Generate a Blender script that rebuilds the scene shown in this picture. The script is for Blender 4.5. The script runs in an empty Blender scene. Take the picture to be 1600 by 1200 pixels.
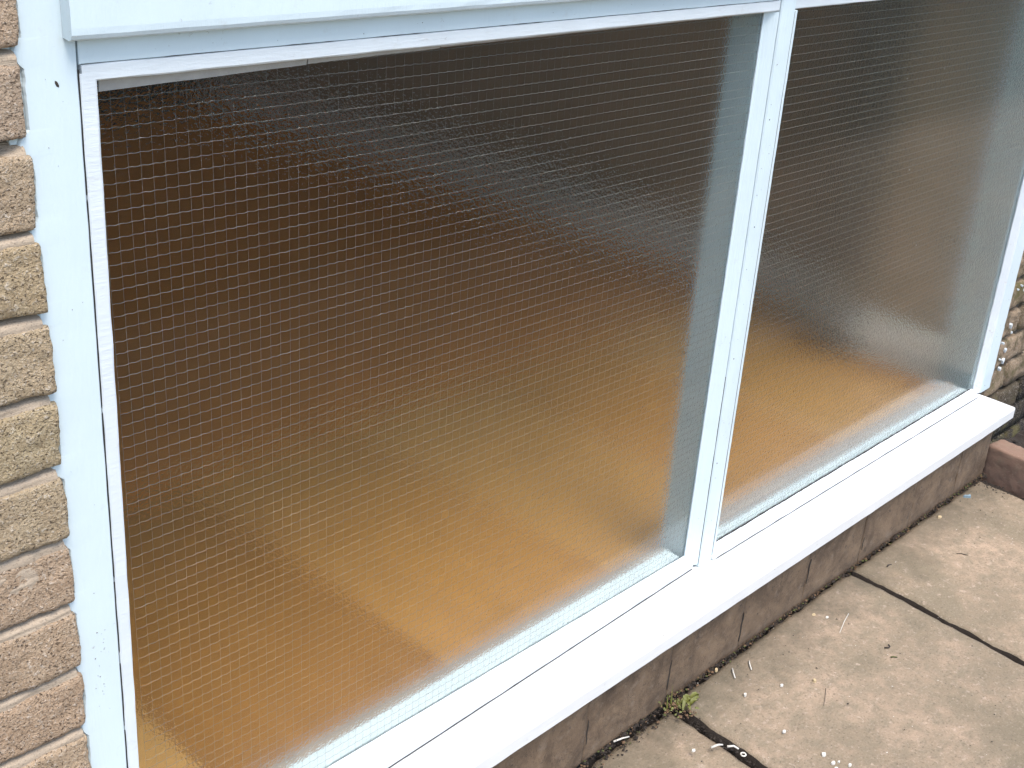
import bpy, bmesh, math, random
import numpy as np
from mathutils import Vector, noise, Matrix

random.seed(7)
C = bpy.context.scene.collection
S = bpy.context.scene
R = math.radians
G = 1.09                       # height of the top wire of the glass above the paving

# ------------------------------------------------------------------ camera
cam_d = bpy.data.cameras.new('camera')
cam = bpy.data.objects.new('camera', cam_d); C.objects.link(cam)
cam.location = (-0.5155, -0.9729, 0.2444 + G)
cam.rotation_euler = (R(65.191), R(-3.881), R(-46.212))
cam_d.sensor_width = 36; cam_d.lens = 1923.0 / 1600 * 36
cam_d.clip_start = 0.02; cam_d.clip_end = 400
S.camera = cam

# ------------------------------------------------------------------ sky and sun (bright overcast)
SUN_EL, SUN_ROT = R(66), R(196)          # rotation measured clockwise from +Y
w = bpy.data.worlds.new('World'); S.world = w; w.use_nodes = True
wn = w.node_tree.nodes; wl = w.node_tree.links; wn.clear()
sky = wn.new('ShaderNodeTexSky'); sky.sky_type = 'NISHITA'; sky.sun_disc = False
sky.sun_elevation = SUN_EL; sky.sun_rotation = SUN_ROT
sky.air_density = 1.0; sky.dust_density = 1.6; sky.ozone_density = 1.0
bg = wn.new('ShaderNodeBackground'); bg.inputs[1].default_value = 0.135
wo = wn.new('ShaderNodeOutputWorld')
wl.new(sky.outputs[0], bg.inputs[0]); wl.new(bg.outputs[0], wo.inputs[0])
sd = bpy.data.lights.new('sun', 'SUN'); sd.energy = 1.45; sd.angle = R(30); sd.color = (1.0, 0.95, 0.88)
sun = bpy.data.objects.new('sun', sd); C.objects.link(sun)
dv = Vector((math.sin(SUN_ROT) * math.cos(SUN_EL), math.cos(SUN_ROT) * math.cos(SUN_EL), math.sin(SUN_EL)))
sun.rotation_euler = dv.to_track_quat('Z', 'Y').to_euler()
sun.location = (0, -6, 8)

S.view_settings.view_transform = 'Standard'; S.view_settings.look = 'None'
S.view_settings.gamma = 1; S.view_settings.use_curve_mapping = False
S.view_settings.exposure = 1.62
cy = S.cycles
cy.use_denoising = True
cy.max_bounces = 14; cy.transmission_bounces = 12; cy.diffuse_bounces = 6; cy.glossy_bounces = 6
cy.blur_glossy = 0.3; cy.sample_clamp_indirect = 12; cy.caustics_refractive = True

# ------------------------------------------------------------------ helpers
def mat(name):
    m = bpy.data.materials.new(name); m.use_nodes = True
    n = m.node_tree.nodes; n.clear()
    o = n.new('ShaderNodeOutputMaterial'); b = n.new('ShaderNodeBsdfPrincipled')
    m.node_tree.links.new(b.outputs[0], o.inputs[0])
    return m, n, m.node_tree.links, b

def obj_coord(n):
    return n.new('ShaderNodeTexCoord').outputs['Object']

def geo_pos(n):
    return n.new('ShaderNodeNewGeometry').outputs['Position']

def tex_noise(n, l, vec, scale, detail=6, rough=0.6, dist=0.0):
    t = n.new('ShaderNodeTexNoise'); t.inputs['Scale'].default_value = scale
    t.inputs['Detail'].default_value = detail; t.inputs['Roughness'].default_value = rough
    t.inputs['Distortion'].default_value = dist
    l.new(vec, t.inputs['Vector']); return t.outputs['Fac']

def scaled(n, l, vec, s):
    mp = n.new('ShaderNodeMapping'); mp.inputs['Scale'].default_value = s
    l.new(vec, mp.inputs['Vector']); return mp.outputs['Vector']

def ramp(n, l, fac, stops, interp='LINEAR'):
    r = n.new('ShaderNodeValToRGB'); r.color_ramp.interpolation = interp
    e = r.color_ramp.elements
    while len(e) > 1: e.remove(e[-1])
    e[0].position = stops[0][0]; e[0].color = col4(stops[0][1])
    for p, c in stops[1:]:
        k = e.new(p); k.color = col4(c)
    l.new(fac, r.inputs['Fac']); return r.outputs['Color']

def col4(c):
    if isinstance(c, (int, float)): return (c, c, c, 1)
    return (c[0], c[1], c[2], 1)

def mix(n, l, fac, a, b, mode='MIX'):
    x = n.new('ShaderNodeMix'); x.data_type = 'RGBA'; x.blend_type = mode
    for i, v in ((0, fac), (6, a), (7, b)):
        s = x.inputs[i]
        if isinstance(v, (int, float)): s.default_value = v if i == 0 else col4(v)
        elif isinstance(v, tuple): s.default_value = col4(v)
        else: l.new(v, s)
    return x.outputs[2]

def math_n(n, l, op, a, b):
    x = n.new('ShaderNodeMath'); x.operation = op
    for s, v in ((x.inputs[0], a), (x.inputs[1], b)):
        if isinstance(v, (int, float)): s.default_value = v
        else: l.new(v, s)
    return x.outputs[0]

def bump(n, l, h, strength, dist, normal=None):
    b = n.new('ShaderNodeBump'); b.inputs['Strength'].default_value = strength
    b.inputs['Distance'].default_value = dist
    l.new(h, b.inputs['Height'])
    if normal is not None: l.new(normal, b.inputs['Normal'])
    return b.outputs['Normal']

def link(name, me, m=None, parent=None):
    o = bpy.data.objects.new(name, me); C.objects.link(o)
    if m is not None and not me.materials: me.materials.append(m)
    if parent is not None: o.parent = parent
    return o

def from_bm(name, bm, m=None, parent=None, smooth=False):
    bmesh.ops.recalc_face_normals(bm, faces=bm.faces[:])
    me = bpy.data.meshes.new(name); bm.to_mesh(me); bm.free()
    if smooth:
        for p in me.polygons: p.use_smooth = True
    return link(name, me, m, parent)

def empty(name, loc=(0, 0, 0)):
    o = bpy.data.objects.new(name, None); C.objects.link(o); o.location = loc; return o

def tag(o, label=None, cat=None, group=None, kind=None):
    if label: o['label'] = label
    if cat: o['category'] = cat
    if group: o['group'] = group
    if kind: o['kind'] = kind
    return o

def box_bm(x0, x1, y0, y1, z0, z1, bev=0.0, seg=2):
    bm = bmesh.new()
    bmesh.ops.create_cube(bm, size=1)
    for v in bm.verts:
        v.co = Vector(((x0 + x1) / 2 + v.co.x * (x1 - x0), (y0 + y1) / 2 + v.co.y * (y1 - y0), (z0 + z1) / 2 + v.co.z * (z1 - z0)))
    if bev > 0:
        bmesh.ops.bevel(bm, geom=bm.edges[:], offset=bev, segments=seg, affect='EDGES', profile=0.5)
    return bm

def sweep(name, stations, m, parent=None, smooth=False):
    """closed tube through a list of sections (each a list of 3-D points), capped at both ends"""
    bm = bmesh.new(); rows = []
    for sec in stations:
        rows.append([bm.verts.new(p) for p in sec])
    k = len(stations[0])
    for a, b in zip(rows[:-1], rows[1:]):
        for i in range(k):
            bm.faces.new((a[i], a[(i + 1) % k], b[(i + 1) % k], b[i]))
    bm.faces.new(rows[0]); bm.faces.new(rows[-1])
    return from_bm(name, bm, m, parent, smooth)

def nz(x, y, z, s):
    return noise.noise(Vector((x * s, y * s, z * s)))

# ------------------------------------------------------------------ materials
def paint(name, base, dirt=0.5, rough=0.42, brush=(4, 4, 40), speck=True, flake=0.0):
    m, n, l, b = mat(name)
    v = geo_pos(n)
    big = tex_noise(n, l, v, 7, 5, .6)
    c = mix(n, l, ramp(n, l, big, [(.35, 0.0), (.75, 1.0)]), base, tuple(x * .93 for x in base))
    grime = ramp(n, l, tex_noise(n, l, v, 38, 8, .75), [(.60, 0.0), (.80, dirt)])
    c = mix(n, l, grime, c, (.36, .33, .27))
    if speck:
        vo = n.new('ShaderNodeTexVoronoi'); vo.inputs['Scale'].default_value = 58; vo.inputs['Randomness'].default_value = 1
        l.new(mix(n, l, .04, v, tex_noise(n, l, v, 300, 3, .6)), vo.inputs['Vector'])
        gate = ramp(n, l, tex_noise(n, l, v, 14, 2, .5), [(.60, 0.0), (.66, .8)])
        sp = ramp(n, l, vo.outputs['Distance'], [(.05, 1.0), (.12, 0.0)])
        c = mix(n, l, math_n(n, l, 'MULTIPLY', sp, gate), c, (.16, .11, .07))
    if flake > 0:
        fl = ramp(n, l, tex_noise(n, l, scaled(n, l, v, (14, 60, 60)), 1.0, 8, .75), [(.60, 0.0), (.66, flake)])
        c = mix(n, l, fl, c, (.42, .40, .37))
    l.new(c, b.inputs['Base Color']); b.inputs['Roughness'].default_value = rough
    b1 = tex_noise(n, l, scaled(n, l, v, brush), 10, 4, .6)
    n1 = bump(n, l, b1, .25, .002)
    l.new(bump(n, l, tex_noise(n, l, v, 420, 3, .6), .12, .001, n1), b.inputs['Normal'])
    return m

M_frame = paint('white_gloss_paint', (.53, .61, .625), .4, .38, (30, 30, 3))
M_sill = paint('white_sill_paint', (.60, .60, .585), .6, .40, (3, 30, 30))
M_bead = paint('white_bead_paint', (.565, .60, .605), .4, .42, (4, 30, 30), True, .35)
M_old = paint('flaking_white_paint', (.56, .59, .60), .5, .5, (30, 30, 3), True, .8)
M_inner = paint('inner_frame_paint', (.86, .92, .93), .25, .5, (3, 30, 30), False)

m, n, l, b = mat('grey_putty')
v = geo_pos(n)
l.new(mix(n, l, tex_noise(n, l, v, 60, 6, .7), (.225, .210, .188), (.413, .398, .367)), b.inputs['Base Color'])
b.inputs['Roughness'].default_value = .8
l.new(bump(n, l, tex_noise(n, l, v, 300, 5, .7), .5, .001), b.inputs['Normal']); M_putty = m

m, n, l, b = mat('dark_grime')
v = geo_pos(n)
l.new(mix(n, l, tex_noise(n, l, v, 150, 6, .7), (.012, .011, .01), (.06, .05, .04)), b.inputs['Base Color'])
b.inputs['Roughness'].default_value = .9; M_grime = m

# sand-faced brick: colour of each brick comes from its object colour
def brick_mat(name, spots=1.0, rough_scale=1.0, dirt=False):
    m, n, l, b = mat(name)
    v = geo_pos(n); oi = n.new('ShaderNodeObjectInfo')
    base = oi.outputs['Color']
    f1 = tex_noise(n, l, v, 55, 6, .7)
    c = mix(n, l, ramp(n, l, f1, [(.30, 0.0), (.70, 1.0)]), mix(n, l, .5, base, (.66, .56, .47), 'MULTIPLY'), base)
    c = mix(n, l, ramp(n, l, tex_noise(n, l, v, 18, 3, .5), [(.45, 0.0), (.65, .15)]), c, mix(n, l, .6, base, (1.0, .86, .80), 'MULTIPLY'))
    gr = tex_noise(n, l, v, 430, 4, .7)
    c = mix(n, l, ramp(n, l, gr, [(.56, 0.0), (.68, .75)]), c, (.47, .40, .33))
    c = mix(n, l, ramp(n, l, gr, [(.30, .75), (.42, 0.0)]), c, (.17, .12, .08))
    g2 = tex_noise(n, l, v, 210, 3, .65, .6)
    c = mix(n, l, ramp(n, l, g2, [(.585, 0.0), (.66, .6)]), c, mix(n, l, .5, base, (.80, .72, .62)))
    pit = ramp(n, l, tex_noise(n, l, scaled(n, l, v, (1, 1, 1.35)), 360, 3, .6, .15), [(.33, 1.0), (.41, 0.0)])
    c = mix(n, l, math_n(n, l, 'MULTIPLY', pit, spots * .8), c, (.06, .042, .03))
    if dirt:
        c = mix(n, l, ramp(n, l, tex_noise(n, l, v, 26, 7, .72), [(.44, 0.0), (.62, .85)]), c, (.085, .068, .042))
        c = mix(n, l, ramp(n, l, tex_noise(n, l, v, 13, 4, .6), [(.52, 0.0), (.66, .6)]), c, (.16, .14, .05))
    l.new(c, b.inputs['Base Color']); b.inputs['Roughness'].default_value = .95
    b.inputs['Specular IOR Level'].default_value = .2
    h = math_n(n, l, 'SUBTRACT', math_n(n, l, 'ADD', math_n(n, l, 'MULTIPLY', gr, .8), math_n(n, l, 'MULTIPLY', g2, 1.6)), math_n(n, l, 'MULTIPLY', pit, 1.1))
    l.new(bump(n, l, h, 1.0, .0030 * rough_scale), b.inputs['Normal'])
    return m
M_brick = brick_mat('sand_faced_brick')
m, n, l, b = mat('stained_plinth')
v = geo_pos(n); oi = n.new('ShaderNodeObjectInfo')
c = mix(n, l, ramp(n, l, tex_noise(n, l, v, 16, 7, .68, .4), [(.36, 0.0), (.64, 1.0)]), (.078, .049, .028), (.178, .118, .070))
c = mix(n, l, ramp(n, l, tex_noise(n, l, v, 45, 6, .7), [(.55, 0.0), (.70, .6)]), c, (.205, .155, .112))
c = mix(n, l, ramp(n, l, tex_noise(n, l, v, 60, 7, .75), [(.30, .9), (.42, 0.0)]), c, (.030, .023, .017))
c = mix(n, l, ramp(n, l, tex_noise(n, l, v, 320, 3, .7), [(.30, .7), (.42, 0.0)]), c, (.036, .027, .021))
l.new(c, b.inputs['Base Color']); b.inputs['Roughness'].default_value = .92
l.new(bump(n, l, math_n(n, l, 'ADD', tex_noise(n, l, v, 320, 4, .7), tex_noise(n, l, v, 50, 6, .7)), .8, .0020), b.inputs['Normal']); M_plinth = m
M_brick_old = brick_mat('weathered_brick', 1.0, 1.4, True)

m, n, l, b = mat('mortar')
v = geo_pos(n)
c = mix(n, l, tex_noise(n, l, v, 40, 6, .7), (.294, .227, .158), (.420, .332, .241))
c = mix(n, l, ramp(n, l, tex_noise(n, l, v, 500, 3, .7), [(.33, .7), (.45, 0.0)]), c, (.15, .11, .08))
l.new(c, b.inputs['Base Color']); b.inputs['Roughness'].default_value = .95
l.new(bump(n, l, tex_noise(n, l, v, 350, 5, .7), .8, .0015), b.inputs['Normal']); M_mortar = m

# weathered concrete paving
m, n, l, b = mat('paving_concrete')
v = geo_pos(n); oi = n.new('ShaderNodeObjectInfo')
a1 = tex_noise(n, l, v, 4.8, 8, .64, .3); a2 = tex_noise(n, l, v, 30, 8, .74); a3 = tex_noise(n, l, v, 260, 4, .7)
c = mix(n, l, ramp(n, l, a1, [(.38, 0.0), (.66, 1.0)]), (.185, .150, .102), (.355, .262, .185))
c = mix(n, l, ramp(n, l, a2, [(.40, .75), (.58, 0.0)]), c, (.188, .154, .107))
c = mix(n, l, ramp(n, l, tex_noise(n, l, v, 70, 5, .7), [(.57, 0.0), (.72, .45)]), c, (.55, .44, .36))
c = mix(n, l, ramp(n, l, a3, [(.34, .75), (.43, 0.0)]), c, (.090, .072, .051))
c = mix(n, l, ramp(n, l, a3, [(.58, 0.0), (.72, .45)]), c, (.480, .398, .330))
# moss and old damp where the slabs meet the house (a lasting stain)
sx = n.new('ShaderNodeSeparateXYZ'); l.new(v, sx.inputs[0])
d = math_n(n, l, 'ADD', sx.outputs['Y'], math_n(n, l, 'MULTIPLY', math_n(n, l, 'SUBTRACT', tex_noise(n, l, v, 14, 7, .72), .5), .40))
st = ramp(n, l, math_n(n, l, 'ADD', d, 1.0), [(.80, 0.0), (.95, .85)])
c = mix(n, l, st, c, (.105, .087, .059))
# pale scuffs
sc = tex_noise(n, l, scaled(n, l, v, (26, 130, 60)), 1.0, 5, .7, 1.0)
c = mix(n, l, ramp(n, l, sc, [(.70, 0.0), (.75, .5)]), c, (.495, .450, .413))
c = mix(n, l, 1.0, c, oi.outputs['Color'], 'MULTIPLY')
l.new(c, b.inputs['Base Color']); b.inputs['Roughness'].default_value = .88
b.inputs['Specular IOR Level'].default_value = .3
h = math_n(n, l, 'ADD', a3, math_n(n, l, 'MULTIPLY', tex_noise(n, l, v, 60, 6, .7), 2.0))
l.new(bump(n, l, h, .8, .0020), b.inputs['Normal']); M_slab = m

m, n, l, b = mat('damp_soil')
v = geo_pos(n)
c = mix(n, l, tex_noise(n, l, v, 90, 8, .75), (.007, .005, .004), (.05, .034, .022))
l.new(c, b.inputs['Base Color']); b.inputs['Roughness'].default_value = .95
l.new(bump(n, l, tex_noise(n, l, v, 160, 8, .75), 1.0, .006), b.inputs['Normal']); M_soil = m

m, n, l, b = mat('terracotta_brick')
v = geo_pos(n)
c = mix(n, l, tex_noise(n, l, v, 30, 6, .7), (.150, .094, .064), (.247, .146, .101))
c = mix(n, l, ramp(n, l, tex_noise(n, l, v, 75, 5, .7), [(.52, 0.0), (.70, .7)]), c, (.20, .15, .10))
c = mix(n, l, ramp(n, l, tex_noise(n, l, v, 330, 3, .7), [(.64, 0.0), (.74, .6)]), c, (.52, .40, .30))
l.new(c, b.inputs['Base Color']); b.inputs['Roughness'].default_value = .9
l.new(bump(n, l, tex_noise(n, l, v, 240, 5, .7), .7, .0015), b.inputs['Normal']); M_terra = m

def plain(name, col, rough=.8, var=.35, scale=60, metal=0.0):
    m, n, l, b = mat(name)
    v = geo_pos(n)
    l.new(mix(n, l, tex_noise(n, l, v, scale, 5, .65), tuple(x * (1 - var) for x in col), tuple(min(1, x * (1 + var * .6)) for x in col)), b.inputs['Base Color'])
    b.inputs['Roughness'].default_value = rough; b.inputs['Metallic'].default_value = metal
    return m
M_mortar_old = plain('old_mortar', (.10, .08, .055), .95, .6, 60)
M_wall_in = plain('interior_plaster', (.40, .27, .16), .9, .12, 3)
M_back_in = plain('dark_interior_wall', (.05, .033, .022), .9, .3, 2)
M_skirt = plain('skirting_paint', (.86, .84, .78), .5, .06, 8)
M_wire = plain('galvanised_wire', (.34, .33, .30), .40, .75, 260, .35)  # strong colour noise stands in for the irregular glint of the twisted wire
M_lawn = plain('lawn_grass', (.024, .026, .012), .95, .5, 40)
M_chip = plain('pale_flake', (.52, .49, .43), .7, .15, 300)
M_tan = plain('tan_flake', (.42, .32, .18), .8, .25, 300)
M_dark = plain('dark_twig', (.035, .025, .018), .9, .4, 300)
M_blue = plain('blue_grey_stone', (.16, .22, .25), .5, .4, 300)
M_leaf = plain('weed_leaf', (.115, .12, .02), .6, .45, 120)
M_moss = plain('moss', (.07, .075, .02), .95, .5, 250)
M_board = plain('window_board', (.50, .36, .27), .5, .2, 30)

# amber floor boards: tone of each board from its object colour
m, n, l, b = mat('floor_finish')
v = geo_pos(n); oi = n.new('ShaderNodeObjectInfo')
c = mix(n, l, tex_noise(n, l, scaled(n, l, v, (30, 3, 3)), 1.0, 5, .6), (.74, .72, .70), (1.0, 1.0, 1.0))
c = mix(n, l, 1.0, c, oi.outputs['Color'], 'MULTIPLY')
l.new(c, b.inputs['Base Color']); b.inputs['Roughness'].default_value = .5; M_floor = m

# Georgian wired glass: smooth face outside, fine rolled texture inside
m = bpy.data.materials.new('glass_smooth_face'); m.use_nodes = True
n = m.node_tree.nodes; l = m.node_tree.links; n.clear()
o_ = n.new('ShaderNodeOutputMaterial'); g_ = n.new('ShaderNodeBsdfGlass')
g_.inputs['Roughness'].default_value = 0.02; g_.inputs['IOR'].default_value = 1.31
g_.inputs['Color'].default_value = (.965, .99, .985, 1)
v = geo_pos(n)
l.new(bump(n, l, tex_noise(n, l, v, 210, 2, .5), .11, .0011), g_.inputs['Normal'])
l.new(g_.outputs[0], o_.inputs[0]); M_glass_front = m
m = bpy.data.materials.new('glass_rolled_face'); m.use_nodes = True
n = m.node_tree.nodes; l = m.node_tree.links; n.clear()
o_ = n.new('ShaderNodeOutputMaterial'); g_ = n.new('ShaderNodeBsdfGlass')
g_.inputs['Roughness'].default_value = 0.03; g_.inputs['IOR'].default_value = 1.31
g_.inputs['Color'].default_value = (.965, .99, .985, 1)
v = geo_pos(n)
l.new(bump(n, l, tex_noise(n, l, v, 280, 2, .5), .66, .0010), g_.inputs['Normal'])
l.new(g_.outputs[0], o_.inputs[0]); M_glass_back = m
m = bpy.data.materials.new('clear_window_glass'); m.use_nodes = True
n = m.node_tree.nodes; l = m.node_tree.links; n.clear()
o_ = n.new('ShaderNodeOutputMaterial'); mx = n.new('ShaderNodeMixShader'); tr = n.new('ShaderNodeBsdfTransparent'); gl = n.new('ShaderNodeBsdfGlossy')
gl.inputs['Roughness'].default_value = .01; lw = n.new('ShaderNodeFresnel'); lw.inputs['IOR'].default_value = 1.45
l.new(lw.outputs[0], mx.inputs[0]); l.new(tr.outputs[0], mx.inputs[1]); l.new(gl.outputs[0], mx.inputs[2]); l.new(mx.outputs[0], o_.inputs[0])
M_clear = m

# ------------------------------------------------------------------ ground and paving
soil_bm = bmesh.new()
bmesh.ops.create_grid(soil_bm, x_segments=2, y_segments=2, size=60)
gr = from_bm('ground', soil_bm, M_lawn); gr.location = (0, 0, -.10); tag(gr, kind='structure')

def grid_sheet(x0, x1, y0, y1, nx, ny, fz):
    bm = bmesh.new(); V = []
    for j in range(ny + 1):
        V.append([bm.verts.new((x0 + (x1 - x0) * i / nx, y0 + (y1 - y0) * j / ny, fz(x0 + (x1 - x0) * i / nx, y0 + (y1 - y0) * j / ny))) for i in range(nx + 1)])
    for j in range(ny):
        for i in range(nx):
            bm.faces.new((V[j][i], V[j][i + 1], V[j + 1][i + 1], V[j + 1][i]))
    return bm

patio = from_bm('patio', box_bm(-3.9, 9.2, -1.9, -.045, -.09, -.046), M_soil); tag(patio, kind='structure')
SLAB = .60
SK = -.062                      # the joints run a little off square to the house
def slab(ix, iy, hi):
    x0 = .931 + SLAB * ix; y1 = -.0805 - SLAB * iy
    j = .0052
    x1 = x0 + SLAB
    y0 = y1 - SLAB
    def X(x, y): return x + (-SK) * (y + .079)
    pts = []
    rnd = random.Random(ix * 31 + iy * 7)
    nx = ny = 60 if hi else 2
    dzx, dzy, dz = rnd.uniform(-.004, .004), rnd.uniform(-.003, .003), rnd.uniform(-.003, .002)
    if (ix, iy) == (-1, 0): dz = -.007
    if (ix, iy) == (0, 0): dz, dzx, dzy = 0.0, .002, .001
    if (ix, iy) == (1, 0): dz, dzx, dzy = .002, -.002, .001
    bm = bmesh.new(); V = []
    for b_ in range(ny + 1):
        row = []
        for a_ in range(nx + 1):
            fx = a_ / nx; fy = b_ / ny
            x = x0 + j + (SLAB - 2 * j) * fx; y = y0 + j + (SLAB - 2 * j) * fy
            z = dz + dzx * (fx - .5) * 2 + dzy * (fy - .5) * 2
            if hi:
                ed = min(fx, 1 - fx, fy, 1 - fy) * SLAB
                e = max(0, 1 - ed / .008)
                wob = .0045 * nz(x * 1.0, y * 1.0, ix, 22) + .0035 * nz(x, y, ix + 5, 75)
                if a_ in (0, nx): x += wob
                if b_ in (0, ny): y += wob
                z += -.004 * e * e + .0022 * nz(x, y, 0, 7) + .0011 * nz(x, y, 3, 30) + .0006 * nz(x, y, 9, 110)
            row.append(bm.verts.new((X(x, y), y, z)))
        V.append(row)
    for b_ in range(ny):
        for a_ in range(nx):
            bm.faces.new((V[b_][a_], V[b_][a_ + 1], V[b_ + 1][a_ + 1], V[b_ + 1][a_]))
    rim = [e for e in bm.edges if len(e.link_faces) == 1]
    r_ = bmesh.ops.extrude_edge_only(bm, edges=rim)
    for f_ in [g for g in r_['geom'] if isinstance(g, bmesh.types.BMFace)]: f_.material_index = 1
    for v_ in [g for g in r_['geom'] if isinstance(g, bmesh.types.BMVert)]: v_.co.z = -.046
    o = from_bm('paving_slab', bm, M_slab, patio, smooth=hi); o.data.materials.append(M_soil)
    t = rnd.uniform(.88, 1.05); o.color = (t, t * rnd.uniform(.97, 1.0), t * rnd.uniform(.94, 1.0), 1)
    return o
for iy in range(0, 3):
    for ix in range(-8, 13):
        if iy == 0 and ix == 2: continue
        slab(ix, iy, iy == 0 and -2 <= ix <= 1)

# soil strip beyond the edging brick, against the right-hand wall
bed = from_bm('soil_bed', grid_sheet(2.12, 2.76, -.675, .02, 60, 60, lambda x, y: -.030 + .014 * nz(x, y, 0, 14) + .007 * nz(x, y, 4, 60) - .012 * min(1, max(0, (x - 2.2) * 4))), M_soil)
tag(bed, kind='structure')

# ------------------------------------------------------------------ bricks
def brick_mesh(lx, ly, lz, cell, seed, amp=.0013, rad=.007):
    """rounded, uneven brick, origin at its centre"""
    nx, ny, nz_ = max(2, int(lx / cell)), max(2, int(ly / cell)), max(2, int(lz / cell))
    bm = bmesh.new()
    bmesh.ops.create_cube(bm, size=2)
    verts = {}
    bm.clear()
    h = Vector((lx / 2, ly / 2, lz / 2))
    def vert(i, j, k):
        key = (i, j, k)
        if key in verts: return verts[key]
        p = Vector((-h.x + lx * i / nx, -h.y + ly * j / ny, -h.z + lz * k / nz_))
        c = Vector([max(-h[a] + rad, min(h[a] - rad, p[a])) for a in range(3)])
        d = p - c
        nrm = d.normalized() if d.length > 1e-7 else Vector((0, 0, 1))
        r = rad * (1 + .35 * nz(p.x + seed, p.y, p.z, 30))
        if d.length > 1e-7: p = c + nrm * min(r, d.length) if d.length > r else p
        s = Vector((seed * 3.7, seed * 1.3, 0))
        big = noise.noise((p + s) * 22) * amp * 1.3
        mid = noise.noise((p + s) * 90) * amp * .8
        fine = noise.noise((p + s) * 300) * amp * .55
        fac = Vector([max(-1, min(1, (p[a] / h[a]) ** 7)) for a in range(3)])
        p = p + fac * (big + mid + fine)
        verts[key] = bm.verts.new(p); return verts[key]
    def quad(*k): bm.faces.new([vert(*q) for q in k])
    for i in range(nx):
        for k in range(nz_):
            quad((i, 0, k), (i + 1, 0, k), (i + 1, 0, k + 1), (i, 0, k + 1))
            quad((i, ny, k), (i, ny, k + 1), (i + 1, ny, k + 1), (i + 1, ny, k))
        for j in range(ny):
            quad((i, j, nz_), (i + 1, j, nz_), (i + 1, j + 1, nz_), (i, j + 1, nz_))
            quad((i, j, 0), (i, j + 1, 0), (i + 1, j + 1, 0), (i + 1, j, 0))
    for j in range(ny):
        for k in range(nz_):
            quad((nx, j, k), (nx, j + 1, k), (nx, j + 1, k + 1), (nx, j, k + 1))
            quad((0, j, k), (0, j, k + 1), (0, j + 1, k + 1), (0, j + 1, k))
    bmesh.ops.recalc_face_normals(bm, faces=bm.faces[:])
    me = bpy.data.meshes.new('brick'); bm.to_mesh(me); bm.free()
    for p in me.polygons: p.use_smooth = True
    return me

def put(name, me, m, parent, loc, col, rot=(0, 0, 0)):
    o = link(name, me, m, parent); o.location = loc; o.rotation_euler = rot
    o.color = (*col, 1); return o

PINK = (.408, .305, .213); BUFF = (.398, .302, .188); DUN = (.405, .298, .199)
XB = -.0595                      # right-hand ends of the left wall's bricks
FACE = -.020                     # brick faces; mortar lies 10 mm behind
JZ0 = .0473 + G                  # a bed joint that shows near the top of the picture
left_wall = tag(empty('brick_wall', (-.3, 0, 0)), 'pinkish buff sand faced brick wall left of the white window', 'brick wall')
def lw_loc(x, y, z): return (x + .3, y, z)
low = [brick_mesh(.215, .1025, .065, .02, s, .001) for s in (1.1, 2.2, 3.3)]
lowh = [brick_mesh(.1025, .1025, .065, .02, s, .001) for s in (4.1, 5.2)]
tones = {0: PINK, 1: PINK, 2: (.405, .309, .202), 3: BUFF, 4: (.394, .302, .195), 5: (.394, .305, .192), 6: (.398, .302, .199), 7: (.398, .304, .196), 8: (.405, .298, .199), 9: (.402, .304, .199), 10: DUN}
for k in range(-25, 15):
    zc = JZ0 - .075 * k + .0375          # course whose lower joint is number k
    if zc < .03: continue
    half = k % 2 == 0
    x = XB; i = 0
    col = tones.get(k, DUN)
    while x > -1.55:
        ln = .1025 if (half and i == 0) else .215
        near = i <= 1 and -2 <= k <= 11
        if near and i == 0:
            me = brick_mesh(.215 if not half else .1025, .1025, .0635 + .0025 * nz(k, 0, 0, 1.7), .0045, k * 1.9 + 11, .0019, .0042)
        else:
            me = lowh[k % 2] if ln < .2 else low[(k + i) % 3]
        rr = random.Random(k * 17 + i)
        cc = tuple(a * rr.uniform(.97, 1.03) for a in col)
        put('brick', me, M_brick, left_wall, lw_loc(x - ln / 2 + rr.uniform(-.0012, .0012), FACE + .05125 + rr.uniform(-.001, .0015), zc + rr.uniform(-.001, .001)), cc)
        x -= ln + .010; i += 1
mb = grid_sheet(-1.56, XB - .0045, 0, 3.0, 70, 2000, lambda x, z: 0)
for v_ in mb.verts:
    x, z = v_.co.x, v_.co.y
    ph = ((JZ0 - z) / .075 + .5) % 1.0 - .5
    t = max(0, min(1, .5 - ph * .075 / .011))
    y = -.0170 + .026 * t ** 4 + .0014 * nz(x, z, 0, 60) + .0010 * nz(x, z, 5, 220)
    hole = math.exp(-(((x + .088) / .012) ** 2 + ((z - (JZ0 - .075)) / .005) ** 2))
    v_.co = Vector((x + .3, y + .02 * hole, z))
bk = bmesh.ops.extrude_face_region(mb, geom=mb.faces[:])
for g in bk['geom']:
    if isinstance(g, bmesh.types.BMVert): g.co.y = .07
from_bm('mortar', mb, M_mortar, left_wall)

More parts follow.
